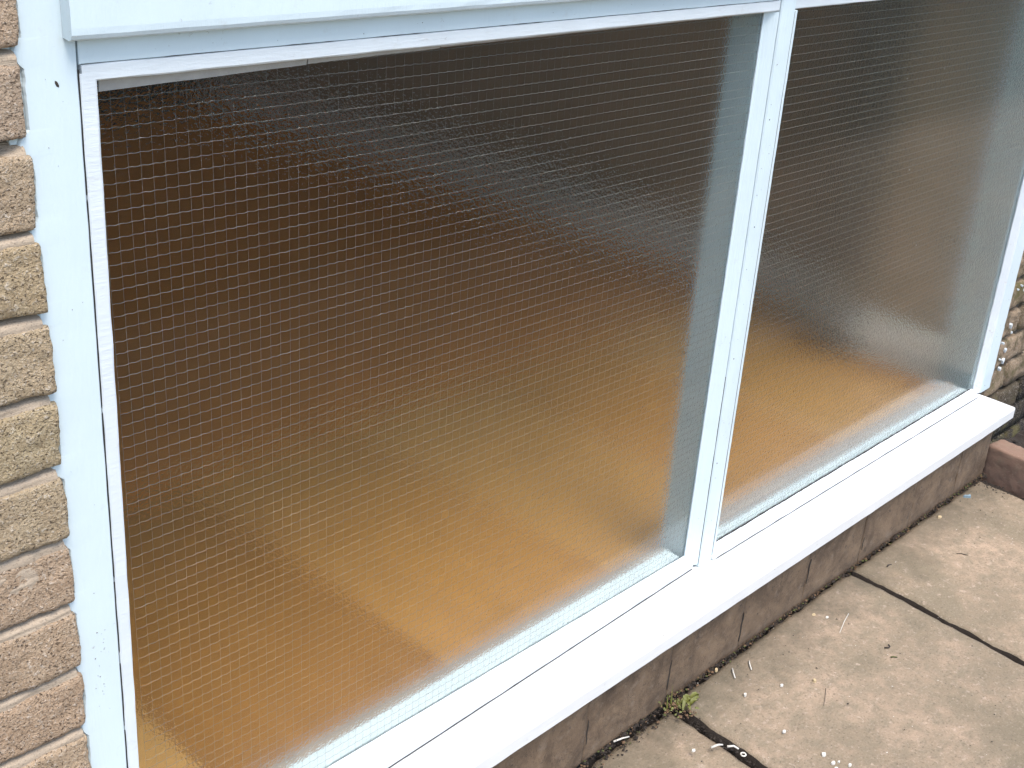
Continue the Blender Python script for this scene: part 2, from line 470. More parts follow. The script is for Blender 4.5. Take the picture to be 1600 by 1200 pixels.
# right-hand wall (older, weathered, its lowest courses near black)
low2 = [m_.copy() for m_ in low]; lowh2 = [m_.copy() for m_ in lowh]
for m_ in low2 + lowh2: m_.materials.clear()
right_wall = tag(empty('brick_wall', (3.2, 0, 0)), 'weathered brown brick wall with flecks of white paint right of the window', 'brick wall')
XR = 2.238
wpaint = []
for k in range(-25, 18):
    zc = JZ0 - .022 - .075 * k + .0375
    if zc < -.10: continue
    half = k % 2 == 1
    x = XR; i = 0
    while x < 4.3:
        ln = .1025 if (half and i == 0) else .215
        rr = random.Random(k * 13 + i + 500)
        if i == 0 and k > -2:
            me = brick_mesh(ln, .1025, .064, .0075, k * 2.3 + 70, .0034, .010)
        else:
            me = lowh2[k % 2] if ln < .2 else low2[(k + i) % 3]
        t = rr.uniform(.8, 1.05)
        cc = (.36 * t, .27 * t, .18 * t)
        if zc < .165: cc = (.016, .014, .012) if (x > XR + .05 or zc < .09) else (.09, .07, .045)
        put('brick', me, M_brick_old, right_wall, (x + ln / 2 - 3.2 + rr.uniform(-.003, .003), -.012 + .05125 + rr.uniform(-.003, .003), zc + rr.uniform(-.0015, .0015)), cc, (0, rr.uniform(-.012, .012) if i == 0 else 0, 0))
        x += ln + .010; i += 1
mb = grid_sheet(XR + .004, 4.4, -.1, 3.0, 60, 200, lambda x, z: 0)
for v_ in mb.verts:
    x, z = v_.co.x, v_.co.y
    v_.co = Vector((x - 3.2, .004 + .004 * nz(x, z, 0, 40), z))
bk = bmesh.ops.extrude_face_region(mb, geom=mb.faces[:])
for g in bk['geom']:
    if isinstance(g, bmesh.types.BMVert): g.co.y = .085
from_bm('mortar', mb, M_mortar_old, right_wall)
# splashes of old white paint on the brick faces beside the frame
rr = random.Random(5)
sp = bmesh.new()
for (px, pz, s) in [(2.29, .262, .011), (2.292, .232, .016), (2.285, .215, .010), (2.268, .243, .006), (2.287, .325, .011), (2.30, .305, .006), (2.272, .42, .007), (2.29, .425, .008), (2.31, .41, .006), (2.28, .505, .008), (2.265, .285, .007)]:
    kx = 7; ctr = sp.verts.new((px - 3.2, -.0158, pz)); ring = []; ring2 = []
    for a in range(kx):
        r0 = s * .55 * rr.uniform(.35, 1.15); an = a * 6.283 / kx
        ring.append(sp.verts.new((px - 3.2 + r0 * .6 * math.cos(an), -.0153, pz + r0 * math.sin(an))))
        ring2.append(sp.verts.new((px - 3.2 + r0 * .65 * math.cos(an), -.008, pz + r0 * 1.05 * math.sin(an))))
    for a in range(kx):
        sp.faces.new((ctr, ring[a], ring[(a + 1) % kx])); sp.faces.new((ring[a], ring2[a], ring2[(a + 1) % kx], ring[(a + 1) % kx]))
ps = from_bm('paint_splashes', sp, M_bead, right_wall); tag(ps, kind='stuff')

# plinth of stained bricks under the sill
plinth = tag(empty('brick_plinth', (1.0, 0, 0)), 'low stained brown brick plinth under the white window sill', 'plinth')
xj = .9345 - .2165 * 6
i = 0
while xj < 2.1:
    x1 = min(xj + .2165, 2.176)
    hi = xj > .4
    me = brick_mesh(x1 - xj - .0002, .11, .165, .006 if hi else .02, 40 + i * 1.7, .0009, .0006)
    rr = random.Random(i + 90); t = rr.uniform(.9, 1.08)
    put('brick', me, M_plinth, plinth, ((xj + x1) / 2 - 1.0, -.0705 + .055 + rr.uniform(-.0006, .0006), .064), (.27 * t, .205 * t, .14 * t))
    xj += .2165; i += 1
from_bm('mortar', box_bm(-1.37, 1.174, -.0690, .03, -.05, .1435), M_soil, plinth)

# cracks in the thin render that covers the plinth's upright joints
for (cx_, za, zb_, wm, sl) in [(.9345, .015, .075, .0020, .10), (1.150, .008, .070, .0020, .06), (1.3715, .035, .090, .0018, .12), (.722, .02, .07, .002, .05), (1.59, .02, .05, .0016, .1)]:
    st_ = []
    for i in range(40):
        z = za + (zb_ - za) * i / 39; t = i / 39
        x = cx_ + sl * (z - .05) * .3 + .0018 * nz(cx_, z, 0, 60); h = wm * (.35 + .65 * abs(nz(cx_, z, 4, 70))) * min(1, 6 * t, 6 * (1 - t) + .05)
        st_.append([(x - h - 1.0, -.0708, z), (x - 1.0, -.0722, z), (x + h - 1.0, -.0708, z), (x - 1.0, -.062, z)])
    sweep('crack', st_, M_grime, plinth)

# ------------------------------------------------------------------ the window
win = tag(empty('window', (1.1, 0, 0)), 'white painted timber window with two wired obscure glass panes', 'window')
def wp(x, y, z): return Vector((x - 1.1, y, z))
ZT = 2.95                                # top of the frame (out of view), raised to brighten the room
YI = .055                                # inner face of the frame

# left jamb: its edge is scribed round the brick ends
bm = bmesh.new(); front = []
zs = [ .12 + i * .0035 for i in range(int((ZT - .12) / .0035))]
def lean(z): return .0086 * (z - 1.10)     # the frame leans a touch
ring = []
for z in zs:
    ph = ((JZ0 - z) / .075) % 1.0; dj = min(ph, 1 - ph) * .075
    e = XB + .0018 + .0016 * nz(0, 0, z, 45) + .0008 * nz(3, 0, z, 160)
    if dj < .0115: e -= .0085 * (1 - (dj / .0115) ** 2) ** .6 * (0.8 + .5 * nz(9, 0, z, 20))
    ring.append(e)
rows = []
for z, e in zip(zs, ring):
    xr = -.0112 + lean(z) + .0004 * nz(1, 2, z, 30)
    rows.append([bm.verts.new(wp(e, -.0105, z)), bm.verts.new(wp(e + .0012, -.0125, z)), bm.verts.new(wp(-.03, -.0135, z)), bm.verts.new(wp(xr - .0012, -.0132, z)), bm.verts.new(wp(xr, -.012, z)), bm.verts.new(wp(xr, .004, z)), bm.verts.new(wp(.003, .0065, z)), bm.verts.new(wp(.003, YI, z)), bm.verts.new(wp(-.045, YI, z)), bm.verts.new(wp(XB - .012, .005, z)), bm.verts.new(wp(XB - .012, -.0060, z)), bm.verts.new(wp(e - .0004, -.0085, z))])
for a, c_ in zip(rows[:-1], rows[1:]):
    for i in range(12): bm.faces.new((a[i], a[(i + 1) % 12], c_[(i + 1) % 12], c_[i]))
bm.faces.new(rows[0]); bm.faces.new(rows[-1])
jl = from_bm('jamb', bm, M_frame, win)

def strip_z(name, sec, z0, z1, m, n_=60, ln=0.0, wob=.0003, seed=0, parent=win):
    """upright moulding: section in (x, y), leaning by ln per metre"""
    st = []
    for i in range(n_ + 1):
        z = z0 + (z1 - z0) * i / n_
        st.append([wp(x + (ln[k] if isinstance(ln, (list, tuple)) else ln) * (z - 1.10) + wob * nz(seed, k, z, 35), y + wob * nz(seed + 9, k, z, 28), z) for k, (x, y) in enumerate(sec)])
    return sweep(name, st, m, parent)

def strip_x(name, secf, x0, x1, m, n_=80, wob=.0003, seed=0, parent=win):
    """level moulding: section in (y, z) given by secf(x)"""
    st = []
    for i in range(n_ + 1):
        x = x0 + (x1 - x0) * i / n_
        st.append([wp(x, y + wob * nz(seed, k, x, 24), z + wob * 1.2 * nz(seed + 5, k, x, 20)) for k, (y, z) in enumerate(secf(x))])
    return sweep(name, st, m, parent)

Zg = lambda z: z + G
# left pane beads
strip_z('glazing_bead', [(-.0102, -.0128), (-.0092, -.0140), (.0030, -.0140), (.0048, -.0132), (.0112, -.0020), (.0112, -.0004), (-.0102, -.0004)], Zg(-.925), Zg(.0265), M_bead, 120, [.0086, .0086, .012, .012, .0145, .0145, .0086], .0005, 1)
strip_x('glazing_bead', lambda x: [(-.0122, Zg(.0342)), (-.0140, Zg(.0332)), (-.0140, Zg(.0212)), (-.0125, Zg(.0196)), (-.0004, Zg(.0180)), (-.0004, Zg(.0342))], -.008, 1.0528, M_bead, 120, .0005, 2)
def lbead(x):
    yc = -.012 - .0275 * (1.06 - x)                    # the front crack runs away from the glass to the left
    yc = max(yc, -.040)
    return [(-.0004, Zg(-.8868)), (-.003, Zg(-.8875)), (yc + .0025, Zg(-.9035)), (yc, Zg(-.9055)), (yc, Zg(-.9125)), (-.0004, Zg(-.9125))]
strip_x('glazing_bead', lbead, .004, 1.0512, M_bead, 120, .0006, 3)
# mullion and its beads
strip_z('mullion', [(1.0545, -.0150), (1.0565, -.0170), (1.0725, -.0182), (1.0895, -.0172), (1.0912, -.0155), (1.0912, -.0004), (1.0905, .0064), (1.0905, YI), (1.0335, YI), (1.0335, .0064), (1.0545, -.0004)], Zg(-.9135), ZT, M_frame, 120, [-.0105] * 5 + [-.011] * 3 + [-.0044] * 2 + [-.0105], .0003, 4)
strip_z('glazing_bead', [(1.0330, -.0004), (1.0330, -.0022), (1.0368, -.0036), (1.0520, -.0135), (1.0534, -.0142), (1.0530, -.0004)], Zg(-.9085), Zg(.0185), M_frame, 100, [-.0044, -.0044, -.0055, -.010, -.0105, -.0105], .0003, 5)
strip_z('glazing_bead', [(1.0926, -.0004), (1.0926, -.0150), (1.0940, -.0160), (1.1005, -.0150), (1.1055, -.0020), (1.1055, -.0004)], Zg(-.9125), Zg(.0185), M_frame, 100, -.0118, .0003, 6)
# right pane beads
strip_x('glazing_bead', lambda x: [(-.0122, Zg(.0342)), (-.0140, Zg(.0332)), (-.0140, Zg(.0215)), (-.0125, Zg(.0200)), (-.0004, Zg(.0185)), (-.0004, Zg(.0334))], 1.0945, 2.175, M_bead, 100, .0005, 7)
strip_x('glazing_bead', lambda x: [(-.0022, Zg(-.8975) + .0012 * nz(x, 1, 0, 90)), (-.0045, Zg(-.8985)), (-.0185, Zg(-.9080)), (-.0205, Zg(-.9095)), (-.0205, Zg(-.9125)), (-.0022, Zg(-.9125))], 1.101, 2.166, M_old, 160, .0009, 8)
strip_z('glazing_bead', [(2.1815, -.0004), (2.1815, -.0125), (2.1800, -.0136), (2.1700, -.0120), (2.1602, -.0026), (2.1602, -.0004)], Zg(-.9115), Zg(.0185), M_old, 120, .012 * -1.2, .0006, 9)
strip_z('jamb', [(2.1840, -.0004), (2.1840, -.0120), (2.1852, -.0132), (2.2330, -.0132), (2.2385, -.0118), (2.2400, -.0090), (2.2400, .04), (2.2250, YI), (2.1560, .105), (2.1560, .0064), (2.1840, .0056)], Zg(-.914), ZT, M_frame, 120, .014 * -1.0, .0008, 10)
# head rail behind the drip board, with its frame above
strip_x('head_rail', lambda x: [(-.0118, Zg(.0338)), (-.0130, Zg(.0348)), (-.0130, Zg(.125)), (YI, Zg(.125)), (YI, Zg(.021)), (.0064, Zg(.021)), (.0050, Zg(.0338))], -.0095, 1.0525, M_frame, 60, .0003, 11)
strip_x('head_rail', lambda x: [(-.0118, Zg(.0338)), (-.0130, Zg(.0348)), (-.0130, Zg(.125)), (YI, Zg(.125)), (YI, Zg(.021)), (.0064, Zg(.021)), (.0050, Zg(.0338))], 1.094, 2.1825, M_frame, 60, .0003, 12)
strip_x('drip_board', lambda x: [(-.0138, Zg(.0570 + .0012 * x)), (-.0235, Zg(.0555 + .0012 * x)), (-.0268, Zg(.0572 + .0012 * x)), (-.0284, Zg(.0605 + .0012 * x)), (-.0288, Zg(.0660)), (-.0288, Zg(.112)), (-.024, Zg(.119)), (-.0138, Zg(.121))], -.0220, 2.215, M_frame, 120, .0004, 13)
strip_x('top_rail', lambda x: [(-.012, ZT - .06), (-.012, ZT - .005), (YI, ZT - .005), (YI, ZT - .06)], -.0095, 2.18, M_frame, 8, .0002, 14)
# sill
strip_x('sill', lambda x: [(.0, Zg(-.9145)), (-.060, Zg(-.9150)), (-.0985, Zg(-.9158)), (-.1012, Zg(-.9170)), (-.1022, Zg(-.9195)), (-.1022, Zg(-.9420)), (-.0985, Zg(-.9445)), (-.030, Zg(-.9445)), (.040, Zg(-.9445)), (.040, Zg(-.9145))], -.115, 2.1905, M_sill, 160, .0005, 15)
# inner frame members that show through the bottom and sides of the glass
strip_x('inner_rail', lambda x: [(.0072, Zg(-.8885)), (.0365, Zg(-.8868)), (.0380, Zg(-.8890)), (.0380, Zg(-.914)), (.0072, Zg(-.914))], .006, 1.030, M_inner, 20, .0002, 16)
strip_x('inner_rail', lambda x: [(.0072, Zg(-.8985)), (.0285, Zg(-.8980)), (.0300, Zg(-.9000)), (.0300, Zg(-.914)), (.0072, Zg(-.914))], 1.112, 2.152, M_inner, 20, .0002, 17)
# strip of old grey putty left showing under the top bead, in three lengths
for k, (xa, xb_, za, zb_) in enumerate([(.0125, .232, .0078, .0120), (.2335, .409, .0126, .0144), (.4100, 1.030, .0152, .0164)]):
    strip_x('putty', lambda x, xa=xa, xb_=xb_, za=za, zb_=zb_: [(-.0012, Zg(.0178)), (-.0030, Zg(.0178)), (-.0016, Zg(za + (zb_ - za) * (x - xa) / (xb_ - xa))), (-.0006, Zg(za + (zb_ - za) * (x - xa) / (xb_ - xa)))], xa, xb_, M_putty, 40, .0003, 20 + k)
# grime where the right-hand pane meets its bottom bead
strip_x('putty', lambda x: [(-.0006, Zg(-.8955) + .0018 * nz(x, 3, 1, 70)), (-.0016, Zg(-.8965)), (-.0020, Zg(-.9085)), (-.0006, Zg(-.9085))], 1.107, 2.158, M_grime, 200, .0004, 24)

# dirt packed into the open joints of the paintwork
def lineseed(t, s_): return .30 + .6 * nz(t, s_, 2, 16) + .5 * nz(t, s_, 7, 70)
def dirt_x(pf, x0, x1, seed, wmax, n_=260):
    st = []
    for i in range(n_ + 1):
        x = x0 + (x1 - x0) * i / n_
        y, z = pf(x); h = wmax * max(.02, min(1, lineseed(x, seed)))
        st.append([wp(x, y, z - h * .5), wp(x, y - .0007, z - h * .25), wp(x, y - .0007, z + h * .25), wp(x, y, z + h * .5), wp(x, y + .004, z)])
    return sweep('dirt_line', st, M_grime, win)
def dirt_z(pf, z0, z1, seed, wmax, n_=260):
    st = []
    for i in range(n_ + 1):
        z = z0 + (z1 - z0) * i / n_
        x, y = pf(z); h = wmax * max(.10, min(1, lineseed(z, seed)))
        st.append([wp(x - h * .5, y, z), wp(x - h * .25, y - .0007, z), wp(x + h * .25, y - .0007, z), wp(x + h * .5, y, z), wp(x, y + .004, z)])
    return sweep('dirt_line', st, M_grime, win)
dirt_z(lambda z: (-.0102 + .0086 * (z - 1.10), -.0122), Zg(-.90), Zg(.030), 3, .0021)
dirt_x(lambda x: (-.0129, Zg(.0346)), -.008, 1.05, 5, .0013)
dirt_x(lambda x: (max(-.012 - .0275 * (1.06 - x), -.040) - .0006, Zg(-.9131)), .01, 1.05, 6, .0030)
dirt_x(lambda x: (-.0208, Zg(-.9131)), 1.112, 2.165, 7, .0018)
dirt_z(lambda z: (1.0538 - .0105 * (z - 1.10), -.0143), Zg(-.909), Zg(-.55), 8, .0015)
dirt_z(lambda z: (1.0919 - .0114 * (z - 1.10), -.0155), Zg(-.912), Zg(.017), 9, .0013)

def pane(x0, x1, z0, z1, seed):
    bm = box_bm(x0 - 1.1, x1 - 1.1, 0, .006, z0, z1)
    bm.faces.ensure_lookup_table()
    for f in bm.faces:
        f.material_index = 1 if f.normal.y > .5 else 0
    me = bpy.data.meshes.new('glass_pane'); bm.to_mesh(me); bm.free()
    me.materials.append(M_glass_front); me.materials.append(M_glass_back)
    p = link('glass_pane', me, None, win)
    # the welded half-inch wire mesh cast inside the glass
    rx = []; tri = []; base = 0
    P, r = .0125, .00027
    xs0 = math.ceil((x0 + .001) / P); xs1 = math.floor((x1 - .001) / P)
    zs0 = math.ceil((z0 - G + .001) / P); zs1 = math.floor((z1 - G - .001) / P)
    rr = np.random.RandomState(seed)
    sub = 4
    def tube(pts, up):
        nonlocal base
        k = len(pts)
        for q in pts:
            if up:  o4 = ((r, 0, 0), (0, r, 0), (-r, 0, 0), (0, -r, 0))
            else:   o4 = ((0, r, 0), (0, 0, r), (0, -r, 0), (0, 0, -r))
            for d_ in o4: rx.append((q[0] + d_[0] - 1.1, q[1] + d_[1], q[2] + d_[2]))
        for i in range(k - 1):
            for a in range(4):
                s = base + i * 4
                tri.append((s + a, s + (a + 1) % 4, s + 4 + (a + 1) % 4, s + 4 + a))
        base += 4 * k
    off = {}
    for j in range(zs0, zs1 + 1):
        bow = rr.uniform(-.0006, .0006)
        pts = []
        for i in range(xs0 * sub, xs1 * sub + 1):
            x = i * P / sub
            ph = (i % sub) / sub
            z = G + j * P + bow * math.sin(x * 3 + j) + .00042 * math.sin(2 * math.pi * ph + .7) + .0004 * noise.noise(Vector((x * 9, j * .31, seed)))
            pts.append((x, .0022 + .00025 * math.cos(2 * math.pi * ph), z))
        tube(pts, False)
    for i in range(xs0, xs1 + 1):
        bow = rr.uniform(-.0005, .0005)
        pts = []
        for j in range(zs0 * 2, zs1 * 2 + 1):
            z = j * P / 2
            x = i * P + bow * math.sin(z * 4 + i) + .0002 * math.sin(math.pi * j) + .0004 * noise.noise(Vector((z * 9, i * .37, seed + 4)))
            pts.append((x, .0027, G + z))
        r = .00015; tube(pts, True)
    me = bpy.data.meshes.new('wire_mesh'); me.from_pydata(rx, [], tri)
    for q in me.polygons: q.use_smooth = True
    wm = link('wire_mesh', me, M_wire, p); tag(wm, kind='stuff')
    return p
pane(.002, 1.046, Zg(-.8995), Zg(.0265), 1)
pane(1.094, 2.172, Zg(-.9085), Zg(.0265), 2)
# unseen upper lights, made tall to let more daylight onto the floor
for xa, xb_ in ((.0, 1.034), (1.0935, 2.160)):
    from_bm('upper_pane', box_bm(xa - 1.1, xb_ - 1.1, .012, .016, Zg(.1255), ZT - .061), M_clear, win)
# nail heads in the mullion and a scratch in the left jamb
nb = [(1.0640, -.0172, Zg(-.055)), (1.066, -.0176, Zg(-.135)), (1.070, -.0180, Zg(-.30)), (1.069, -.0178, Zg(-.71)), (1.07, -.0180, Zg(-.52))]
for q in nb:
    bm = bmesh.new(); bmesh.ops.create_icosphere(bm, subdivisions=1, radius=.0013)
    o = from_bm('nail_head', bm, M_dark, win); o.location = wp(*q); o.scale = (1, .35, 1)
bm = bmesh.new(); bmesh.ops.create_icosphere(bm, subdivisions=1, radius=.0018)
o = from_bm('chipped_hole', bm, M_dark, win); o.location = wp(-.0305, -.0136, Zg(.0205)); o.scale = (.8, .3, 1.9); o.rotation_euler = (0, R(-28), 0)

rr = random.Random(21)
SV, SF = [], []
def speck(p, u, v_, s_, asp):
    n0 = (Vector(u).cross(Vector(v_))).normalized()
    if n0.y > 0 and abs(n0.y) > .5 or n0.z < -.5: n0 = -n0
    k = 6; b0 = len(SV); ang = rr.uniform(0, 3.14)
    u2 = Vector(u) * math.cos(ang) + Vector(v_) * math.sin(ang); v2 = -Vector(u) * math.sin(ang) + Vector(v_) * math.cos(ang)
    c0 = wp(*p)
    SV.append(c0 + n0 * .0005)
    for a in range(k):
        r0 = s_ * rr.uniform(.5, 1.2); an = a * 6.283 / k
        SV.append(c0 + (u2 * math.cos(an) + v2 * (math.sin(an) * asp)) * r0 - n0 * .0004)
    for a in range(k): SF.append((b0, b0 + 1 + a, b0 + 1 + (a + 1) % k))
UX, UZ, UY = (1, 0, 0), (0, 0, 1), (0, 1, 0)
for _ in range(16): speck((rr.uniform(-.045, -.028), -.0136, Zg(rr.uniform(-.62, -.52))), UX, UZ, rr.uniform(.0004, .0012), rr.uniform(.4, 1))
for _ in range(14): speck((rr.uniform(-.05, -.018), -.0136, Zg(rr.uniform(-.7, .03))), UX, UZ, rr.uniform(.0003, .0008), .7)
for _ in range(80): speck((rr.uniform(.4, 2.17), rr.uniform(-.098, -.03), Zg(-.9149)), UX, UY, rr.uniform(.0004, .0019), rr.uniform(.35, 1))
for _ in range(26): speck((rr.uniform(1.04, 2.17), -.1021, Zg(rr.uniform(-.94, -.921))), UX, UZ, rr.uniform(.0005, .0016), rr.uniform(.3, .9))
for _ in range(60):
    t_ = rr.random() ** 2; speck((rr.uniform(1.12, 2.16), -.0035 - .014 * t_, Zg(-.8980 - .0090 * t_)), UX, (0, .84, .54), rr.uniform(.0005, .0022), rr.uniform(.2, .6))
for _ in range(20): speck((rr.uniform(1.062, 1.085), -.0182, Zg(rr.uniform(-.9, 0))), UX, UZ, rr.uniform(.0004, .0011), rr.uniform(.4, 1))
for _ in range(20): speck((rr.uniform(.0, 1.0), -.0130, Zg(rr.uniform(.036, .046))), UX, UZ, rr.uniform(.0004, .0013), rr.uniform(.3, .8))
for _ in range(14): speck((rr.uniform(.0, 1.0), -.0245, Zg(rr.uniform(.061, .08))), UX, UZ, rr.uniform(.0004, .0010), rr.uniform(.4, .9))
for _ in range(24): speck((rr.uniform(2.186, 2.23), -.0133, Zg(rr.uniform(-.91, -.4))), UX, UZ, rr.uniform(.0006, .0018), rr.uniform(.3, .9))
me = bpy.data.meshes.new('dirt_specks'); me.from_pydata(SV, [], SF)
tag(link('dirt_specks', me, plain('brown_speck', (.12, .085, .055), .9, .6, 200), win), kind='stuff')

# specks stuck to the outside of the right-hand pane
GV0 = len(SV); SV2, SF2 = SV, SF; SV, SF = [], []
for (gx, gz, gs) in [(1.602, -.292, .0022), (1.612, -.284, .0012), (1.700, -.456, .0018), (1.655, -.60, .0016), (1.52, -.12, .0014), (1.66, -.115, .0016), (1.83, -.47, .0010), (1.40, -.34, .0010), (1.74, -.66, .0014), (1.28, -.60, .0010), (.70, -.52, .0010), (.45, -.30, .0009), (.86, -.70, .0010)]:
    speck((gx, -.0006, Zg(gz)), UX, UZ, gs, rr.uniform(.5, .9))
me = bpy.data.meshes.new('glass_specks'); me.from_pydata(SV, [], SF)
tag(link('glass_specks', me, M_chip, win), kind='stuff')

# ------------------------------------------------------------------ inside the house
FZ = Zg(-.922)
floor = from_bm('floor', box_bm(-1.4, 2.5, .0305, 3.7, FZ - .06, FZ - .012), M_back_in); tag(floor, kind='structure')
tone = [(.80, .365, .085), (.90, .455, .135), (.70, .31, .066), (.92, .48, .15), (.62, .265, .055), (.80, .37, .09), (.88, .435, .12)]
for i in range(10):
    xa = -1.37 + i * .385
    o = from_bm('floor_board', box_bm(xa + .002, xa + .383, .0305, .80, FZ - .0118, FZ, .002, 1), M_floor, floor)
    c_ = tone[i % 7]; o.color = (*c_, 1)
from_bm('window_board', box_bm(-1.09, 1.05, .0385, .064, FZ + .0005 - 0, Zg(-.893), .002, 1), M_board, win)
far_floor = from_bm('far_floor', box_bm(-1.4, 2.39, .804, 3.6, FZ - .0115, FZ + .004, .003, 1), plain('reddened_far_floor', (.78, .28, .052), .95, .2, 60)); tag(far_floor, kind='structure')  # far part of the floor; warm interreflected light put into its redder colour
wr = from_bm('wall_right', box_bm(2.42, 2.6, .10, 3.7, FZ - .06, 3.2), plain('right_wall_plaster', (.42, .285, .18), .9, .12, 3)); tag(wr, kind='structure')
from_bm('skirting_board', box_bm(2.400, 2.4195, .10, 3.58, FZ + .0005, FZ + .105, .003, 2), M_skirt, wr)
pier = from_bm('wall_pier', box_bm(2.19, 2.419, .106, .34, FZ + .0005, 3.09), M_wall_in); tag(pier, kind='structure')
from_bm('skirting_board', box_bm(2.174, 2.189, .107, .354, FZ + .001, FZ + .12, .003, 2), M_skirt, pier)
from_bm('skirting_board', box_bm(2.191, 2.403, .341, .356, FZ + .001, FZ + .12, .003, 2), M_skirt, pier)
from_bm('pier_shade_strip', box_bm(2.120, 2.1890, .357, .42, FZ + .001, 3.09, .004, 2), plain('pier_edge_shade', (.02, .014, .01), .8, .3, 5), pier)  # added near-black strip, standing in for the shade at the pier's edge
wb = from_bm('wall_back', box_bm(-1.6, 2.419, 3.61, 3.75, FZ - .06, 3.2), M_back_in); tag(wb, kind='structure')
wl_ = from_bm('wall_left', box_bm(-1.6, -1.41, .10, 3.6, FZ - .06, 3.2), M_wall_in); tag(wl_, kind='structure')
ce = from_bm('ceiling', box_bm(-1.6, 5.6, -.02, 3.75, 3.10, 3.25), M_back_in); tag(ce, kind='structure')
fw = from_bm('wall_front', box_bm(-1.57, -.047, .0715, .0985, FZ - .06, 3.09), M_wall_in); tag(fw, kind='structure')
fr = from_bm('wall_front', box_bm(2.243, 5.6, .088, .1035, -.1, 3.09), M_wall_in); tag(fr, kind='structure')
lt = from_bm('lintel', box_bm(-1.57, 5.6, -.018, .10, ZT + .001, 3.099), M_mortar); tag(lt, kind='structure')

# ------------------------------------------------------------------ small things on the paving
eb = from_bm('edging_brick', bmesh.new(), M_terra)
eb.data = brick_mesh(.066, .225, .115, .006, 123.4, .0018, .006); eb.data.materials.append(M_terra)
eb.location = (2.216, -.176, .003); eb.rotation_euler = (R(-1), R(1.5), R(-6))
tag(eb, 'reddish terracotta edging brick at the far end of the sill', 'edging brick')

def flake(x, y, s, m, name, label, cat, group=None, rot=0, sy=.7, h=.0012, k=8, z=.0016):
    rr = random.Random(int(x * 9999) + int(y * 777))
    bm = bmesh.new(); top = []; bot = []
    for a in range(k):
        r0 = s * rr.uniform(.75, 1.1); an = a * 6.283 / k
        top.append(bm.verts.new((r0 * math.cos(an) * .85, r0 * sy * math.sin(an) * .85, h + rr.uniform(0, h * .6))))
        bot.append(bm.verts.new((r0 * math.cos(an), r0 * sy * math.sin(an), -.0012)))
    ct = bm.verts.new((0, 0, h * 1.2))
    for a in range(k):
        bm.faces.new((ct, top[a], top[(a + 1) % k])); bm.faces.new((top[a], bot[a], bot[(a + 1) % k], top[(a + 1) % k]))
    bm.faces.new(bot)
    o = from_bm(name, bm, m); o.location = (x, y, z); o.rotation_euler = (0, 0, rot)
    return tag(o, label, cat, group)

def twig(pts, r, m, name, label, cat, group=None):
    cu = []
    for i, p in enumerate(pts):
        p = Vector(p); a = Vector(pts[max(0, i - 1)]); b_ = Vector(pts[min(len(pts) - 1, i + 1)])
        t = (b_ - a).normalized(); s = t.cross(Vector((0, 0, 1))).normalized(); u = s.cross(t)
        rr_ = r * (1 - .35 * i / max(1, len(pts) - 1))
        cu.append([p + (s * math.cos(q) + u * math.sin(q)) * rr_ for q in (0, 1.257, 2.513, 3.77, 5.027)])
    base = Vector(pts[0])
    o = sweep(name, [[q - base for q in sec] for sec in cu], m, None, True)
    o.location = base
    return tag(o, label, cat, group)

flake(1.057, -.088, .0058, M_tan, 'dead_leaf', 'small tan dead leaf on the slab just above the two straw ends', 'leaf', None, .3, .55, .0016)
flake(1.109, -.189, .0040, M_chip, 'paint_flake', 'round white paint flake alone on the middle of the near slab', 'paint flake')
flake(1.009, -.2575, .0044, M_chip, 'paint_flake', 'white paint flake beside the dark slab joint near the picture bottom', 'paint flake')
flake(1.010, -.3315, .0056, M_chip, 'paint_flake', 'largest white paint flake at the bottom edge of the picture', 'paint flake')
fg = 'pale flakes clustered at the bottom edge'
for (fx, fy, s, lb) in [(1.004, -.352, .0048, 'pale flake in the bottom cluster, just left of the smallest flake'), (.996, -.362, .0044, 'leftmost pale flake of the cluster at the bottom edge'), (1.02, -.373, .0040, 'lowest pale flake of the cluster at the bottom edge'), (1.013, -.357, .0026, 'smallest pale flake of the cluster at the bottom edge')]:
    flake(fx, fy, s, M_chip, 'paint_flake', lb, 'paint flake', fg)
flake(1.163, -.222, .0046, M_tan, 'grain', 'single yellow grain lying on the near slab', 'grain', None, .5, .7, .0026)
flake(1.0385, -.1608, .0046, M_chip, 'paint_chip', 'white and tan chip below the straw ends on the slab', 'chip', None, .4, .55, .002)
flake(.8579, -.1834, .0042, M_chip, 'paint_flake', 'round white flake on the left slab left of the joint', 'paint flake')
flake(2.017, -.1055, .0105, M_blue, 'stone', 'long blue grey stone on the far slab near the edging brick', 'stone', None, -.75, .34, .0045)
flake(1.8786, -.1061, .0085, M_tan, 'stone', 'flat tan stone chip on the far slab near the plinth', 'stone', None, -.1, .55, .0028)
flake(1.6333, -.1305, .0040, M_chip, 'paint_flake', 'white crumb on the far slab beside the plinth corner', 'paint flake')
flake(1.350, -.1363, .0048, M_chip, 'paint_flake', 'pale blue white paint flake above the long straw scrape', 'paint flake', None, -.3, .6)
flake(1.338, -.1150, .0060, M_tan, 'dead_leaf', 'pale yellow leaf fragment close to the plinth gap', 'leaf', None, .2, .7)
twig([(1.081, -.105, .003), (1.073, -.112, .004), (1.062, -.124, .003)], .0014, M_chip, 'straw', 'lower left of two short white straw ends on the slab', 'straw')
twig([(1.122, -.113, .003), (1.114, -.119, .004), (1.104, -.130, .003)], .0014, M_chip, 'straw', 'upper right of two short white straw ends on the slab', 'straw')
twig([(1.392, -.158, .0025), (1.362, -.166, .003), (1.325, -.178, .0025)], .0009, M_chip, 'straw', 'long thin pale straw on the near slab', 'straw')
twig([(.7795, -.083, .000), (.795, -.088, .001), (.808, -.092, -.0005)], .0018, M_chip, 'straw', 'pale stalk beside the plinth on the left slab', 'straw')
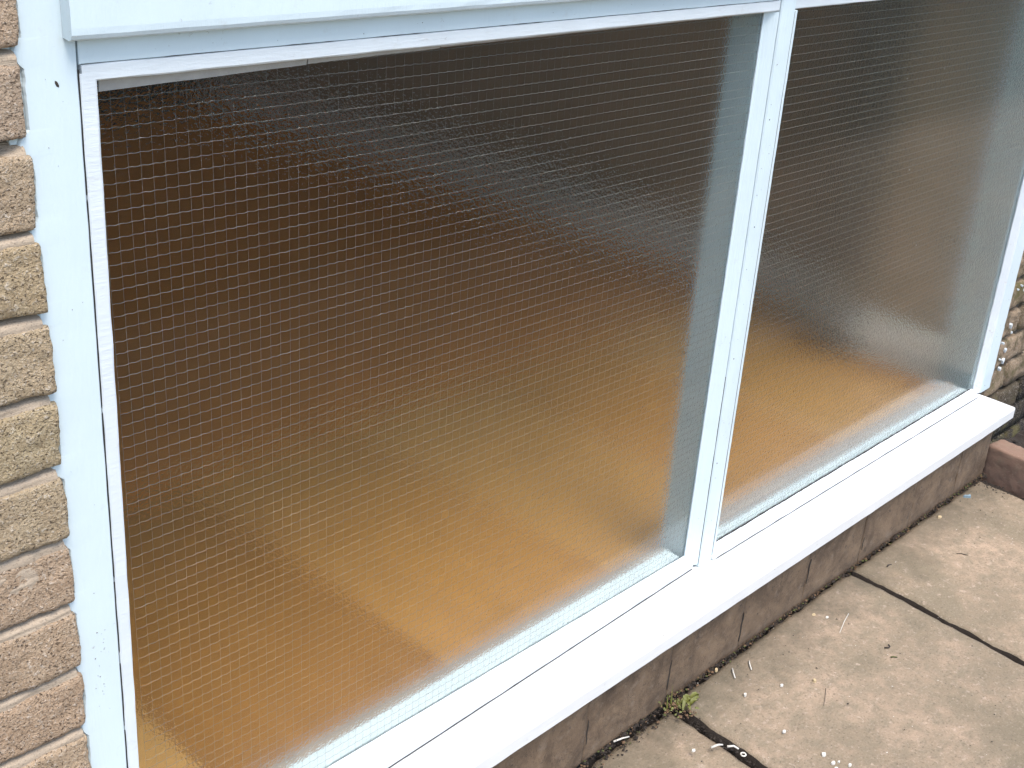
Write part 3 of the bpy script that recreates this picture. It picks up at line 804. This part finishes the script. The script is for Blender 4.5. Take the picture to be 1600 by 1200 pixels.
twig([(.888, -.197, -.001), (.900, -.202, .001), (.908, -.206, -.001)], .0022, M_chip, 'petal', 'white curled petal left of the dark joint', 'petal')
twig([(.909, -.214, .000), (.917, -.221, .001), (.918, -.230, .000)], .0022, M_chip, 'petal', 'white curled petal next to the small grey ring', 'petal')
twig([(1.346, -.258, .003), (1.352, -.264, .004), (1.358, -.263, .003), (1.361, -.258, .003)], .0015, M_dark, 'twig', 'dark curled twig on the middle of the slab', 'twig')
twig([(1.329, -.280, .003), (1.333, -.283, .004), (1.338, -.288, .003)], .0016, M_moss, 'seed', 'dark green seed below the curled twig', 'seed')
twig([(1.7626, -.20, .003), (1.770, -.207, .004), (1.776, -.218, .003)], .0012, M_dark, 'twig', 'thin dark twig on the far slab', 'twig')
twig([(1.598, -.128, .003), (1.607, -.126, .004), (1.616, -.129, .003)], .0022, M_dark, 'bark_scrap', 'dark scrap of bark near the plinth corner', 'bark')
twig([(2.128, -.205, .000), (2.12, -.225, .003), (2.112, -.245, .002)], .0040, M_chip, 'straw', 'thick white straw beside the edging brick', 'straw')
twig([(1.160, -.246, .0025), (1.130, -.262, .003), (1.115, -.268, .0025)], .0005, M_dark, 'twig', 'hair thin dark twig near the picture bottom', 'twig')
bm = bmesh.new()
N1, N2 = 18, 6; vs = []
for a in range(N1):
    A = a * 6.283 / N1
    vs.append([bm.verts.new(((.0040 + .0013 * math.cos(q * 6.283 / N2)) * math.cos(A), (.0040 + .0013 * math.cos(q * 6.283 / N2)) * math.sin(A), .0013 * math.sin(q * 6.283 / N2))) for q in range(N2)])
for a in range(N1):
    for q in range(N2):
        bm.faces.new((vs[a][q], vs[(a + 1) % N1][q], vs[(a + 1) % N1][(q + 1) % N2], vs[a][(q + 1) % N2]))
rg = from_bm('ring', bm, M_chip, None, True); rg.location = (.9125, -.2425, .0005)
tag(rg, 'tiny pale ring lying at the dark slab joint', 'ring')

# weed in the corner of the joint
weed = tag(empty('weed', (.938, -.105, -.02)), 'small yellow green weed growing at the joint by the plinth', 'weed')
rr = random.Random(3)
for i in range(17):
    an = rr.uniform(-2.6, .6); ln = rr.uniform(.012, .026); wd = rr.uniform(.0045, .008)
    x0, y0 = rr.uniform(-.010, .012), rr.uniform(-.016, .010)
    bm = bmesh.new(); L_, R_, Mi = [], [], []
    for t in (0, .25, .5, .75, 1):
        p = Vector((x0 + math.cos(an) * ln * t, y0 + math.sin(an) * ln * t * .7, .018 + .012 * math.sin(t * 2.4) * rr.uniform(.7, 1.2)))
        wv = Vector((-math.sin(an), math.cos(an), .2)) * wd * .5 * math.sin(min(1, t * .9 + .08) * math.pi)
        L_.append(bm.verts.new(p + wv + Vector((0, 0, .0015)))); Mi.append(bm.verts.new(p)); R_.append(bm.verts.new(p - wv + Vector((0, 0, .0015))))
    for t in range(4):
        bm.faces.new((L_[t], Mi[t], Mi[t + 1], L_[t + 1])); bm.faces.new((Mi[t], R_[t], R_[t + 1], Mi[t + 1]))
    from_bm('leaf', bm, M_leaf, weed, True)
for (dx, dy, ln) in [(-.012, .018, .045), (-.020, .020, .03)]:
    bm = bmesh.new(); a = bm.verts.new((dx, dy, .01)); b_ = bm.verts.new((dx + .005, dy, .01)); c_ = bm.verts.new((dx + .004, dy + .004, .01 + ln)); d_ = bm.verts.new((dx + .0025, dy - .002, .012))
    bm.faces.new((a, d_, c_)); bm.faces.new((d_, b_, c_))
    from_bm('blade', bm, M_leaf, weed)

# crumbs of soil, moss and grit along the joints and over the slabs
rr = random.Random(11)
def crumbs(count, place, smin, smax):
    V, F = [], []
    for _ in range(count):
        x, y, z = place(); s = rr.uniform(smin, smax) * (rr.random() ** 1.5 + .35)
        b0 = len(V)
        for d_ in ((1, 0, 0), (-1, 0, 0), (0, 1, 0), (0, -1, 0), (0, 0, 1), (0, 0, -1)):
            V.append((x + d_[0] * s * rr.uniform(.6, 1.3), y + d_[1] * s * rr.uniform(.6, 1.3), z + d_[2] * s * rr.uniform(.4, .9)))
        for f in ((0, 2, 4), (2, 1, 4), (1, 3, 4), (3, 0, 4), (2, 0, 5), (1, 2, 5), (3, 1, 5), (0, 3, 5)): F.append(tuple(b0 + q for q in f))
    return V, F
def crumb_obj(name, data, m, label=None):
    me = bpy.data.meshes.new(name); me.from_pydata(data[0], [], data[1]); o = link(name, me, m); tag(o, label, None, None, 'stuff'); return o
def at_wall():
    x = rr.uniform(.45, 2.17); t = rr.random() ** 2
    return x, -.0765 - t * (.012 if x > 1.0 else .03), -.004 + .003 * rr.random() - (.006 if x < .93 else 0) * 1
crumb_obj('soil_crumbs', crumbs(1500, at_wall, .0012, .0042), M_soil)
crumb_obj('moss_crumbs', crumbs(260, at_wall, .0012, .0034), M_moss)
M_litter = plain('leaf_litter', (.13, .075, .038), .9, .6, 150)
crumb_obj('leaf_litter', crumbs(420, at_wall, .0010, .0036), M_litter)
def by_weed():
    a_ = rr.uniform(0, 6.28); q_ = rr.random() ** 1.3 * .035
    return .935 + q_ * math.cos(a_), -.098 + q_ * math.sin(a_), -.003 + .003 * rr.random()
crumb_obj('weed_litter', crumbs(170, by_weed, .0010, .0034), M_litter)
crumb_obj('weed_moss', crumbs(150, by_weed, .0012, .0036), M_leaf)
def far_corner():
    return 2.13 - abs(rr.gauss(0, .03)), -.085 - abs(rr.gauss(0, .05)), .0012
crumb_obj('corner_litter', crumbs(160, far_corner, .0008, .0030), M_soil)
def in_joint():
    k = rr.choice((0, 1)); y = rr.uniform(-.55, -.08); x = .931 + .6 * k + .062 * (y + .079)
    return x + rr.gauss(0, .003), y, -.018 + .008 * rr.random()
crumb_obj('joint_soil', crumbs(600, in_joint, .0015, .0035), M_soil)
def on_slab():
    return rr.uniform(.65, 2.1), -.085 - rr.random() ** 1.4 * .55, .0022
crumb_obj('dark_grit', crumbs(420, on_slab, .0005, .0018), M_dark)
crumb_obj('pale_grit', crumbs(170, on_slab, .0004, .0012), M_chip)
def in_bed():
    return rr.uniform(2.13, 2.9), rr.uniform(-.6, -.02), -.045 + rr.uniform(-.02, .01)
crumb_obj('bed_litter', crumbs(700, in_bed, .002, .008), M_soil)
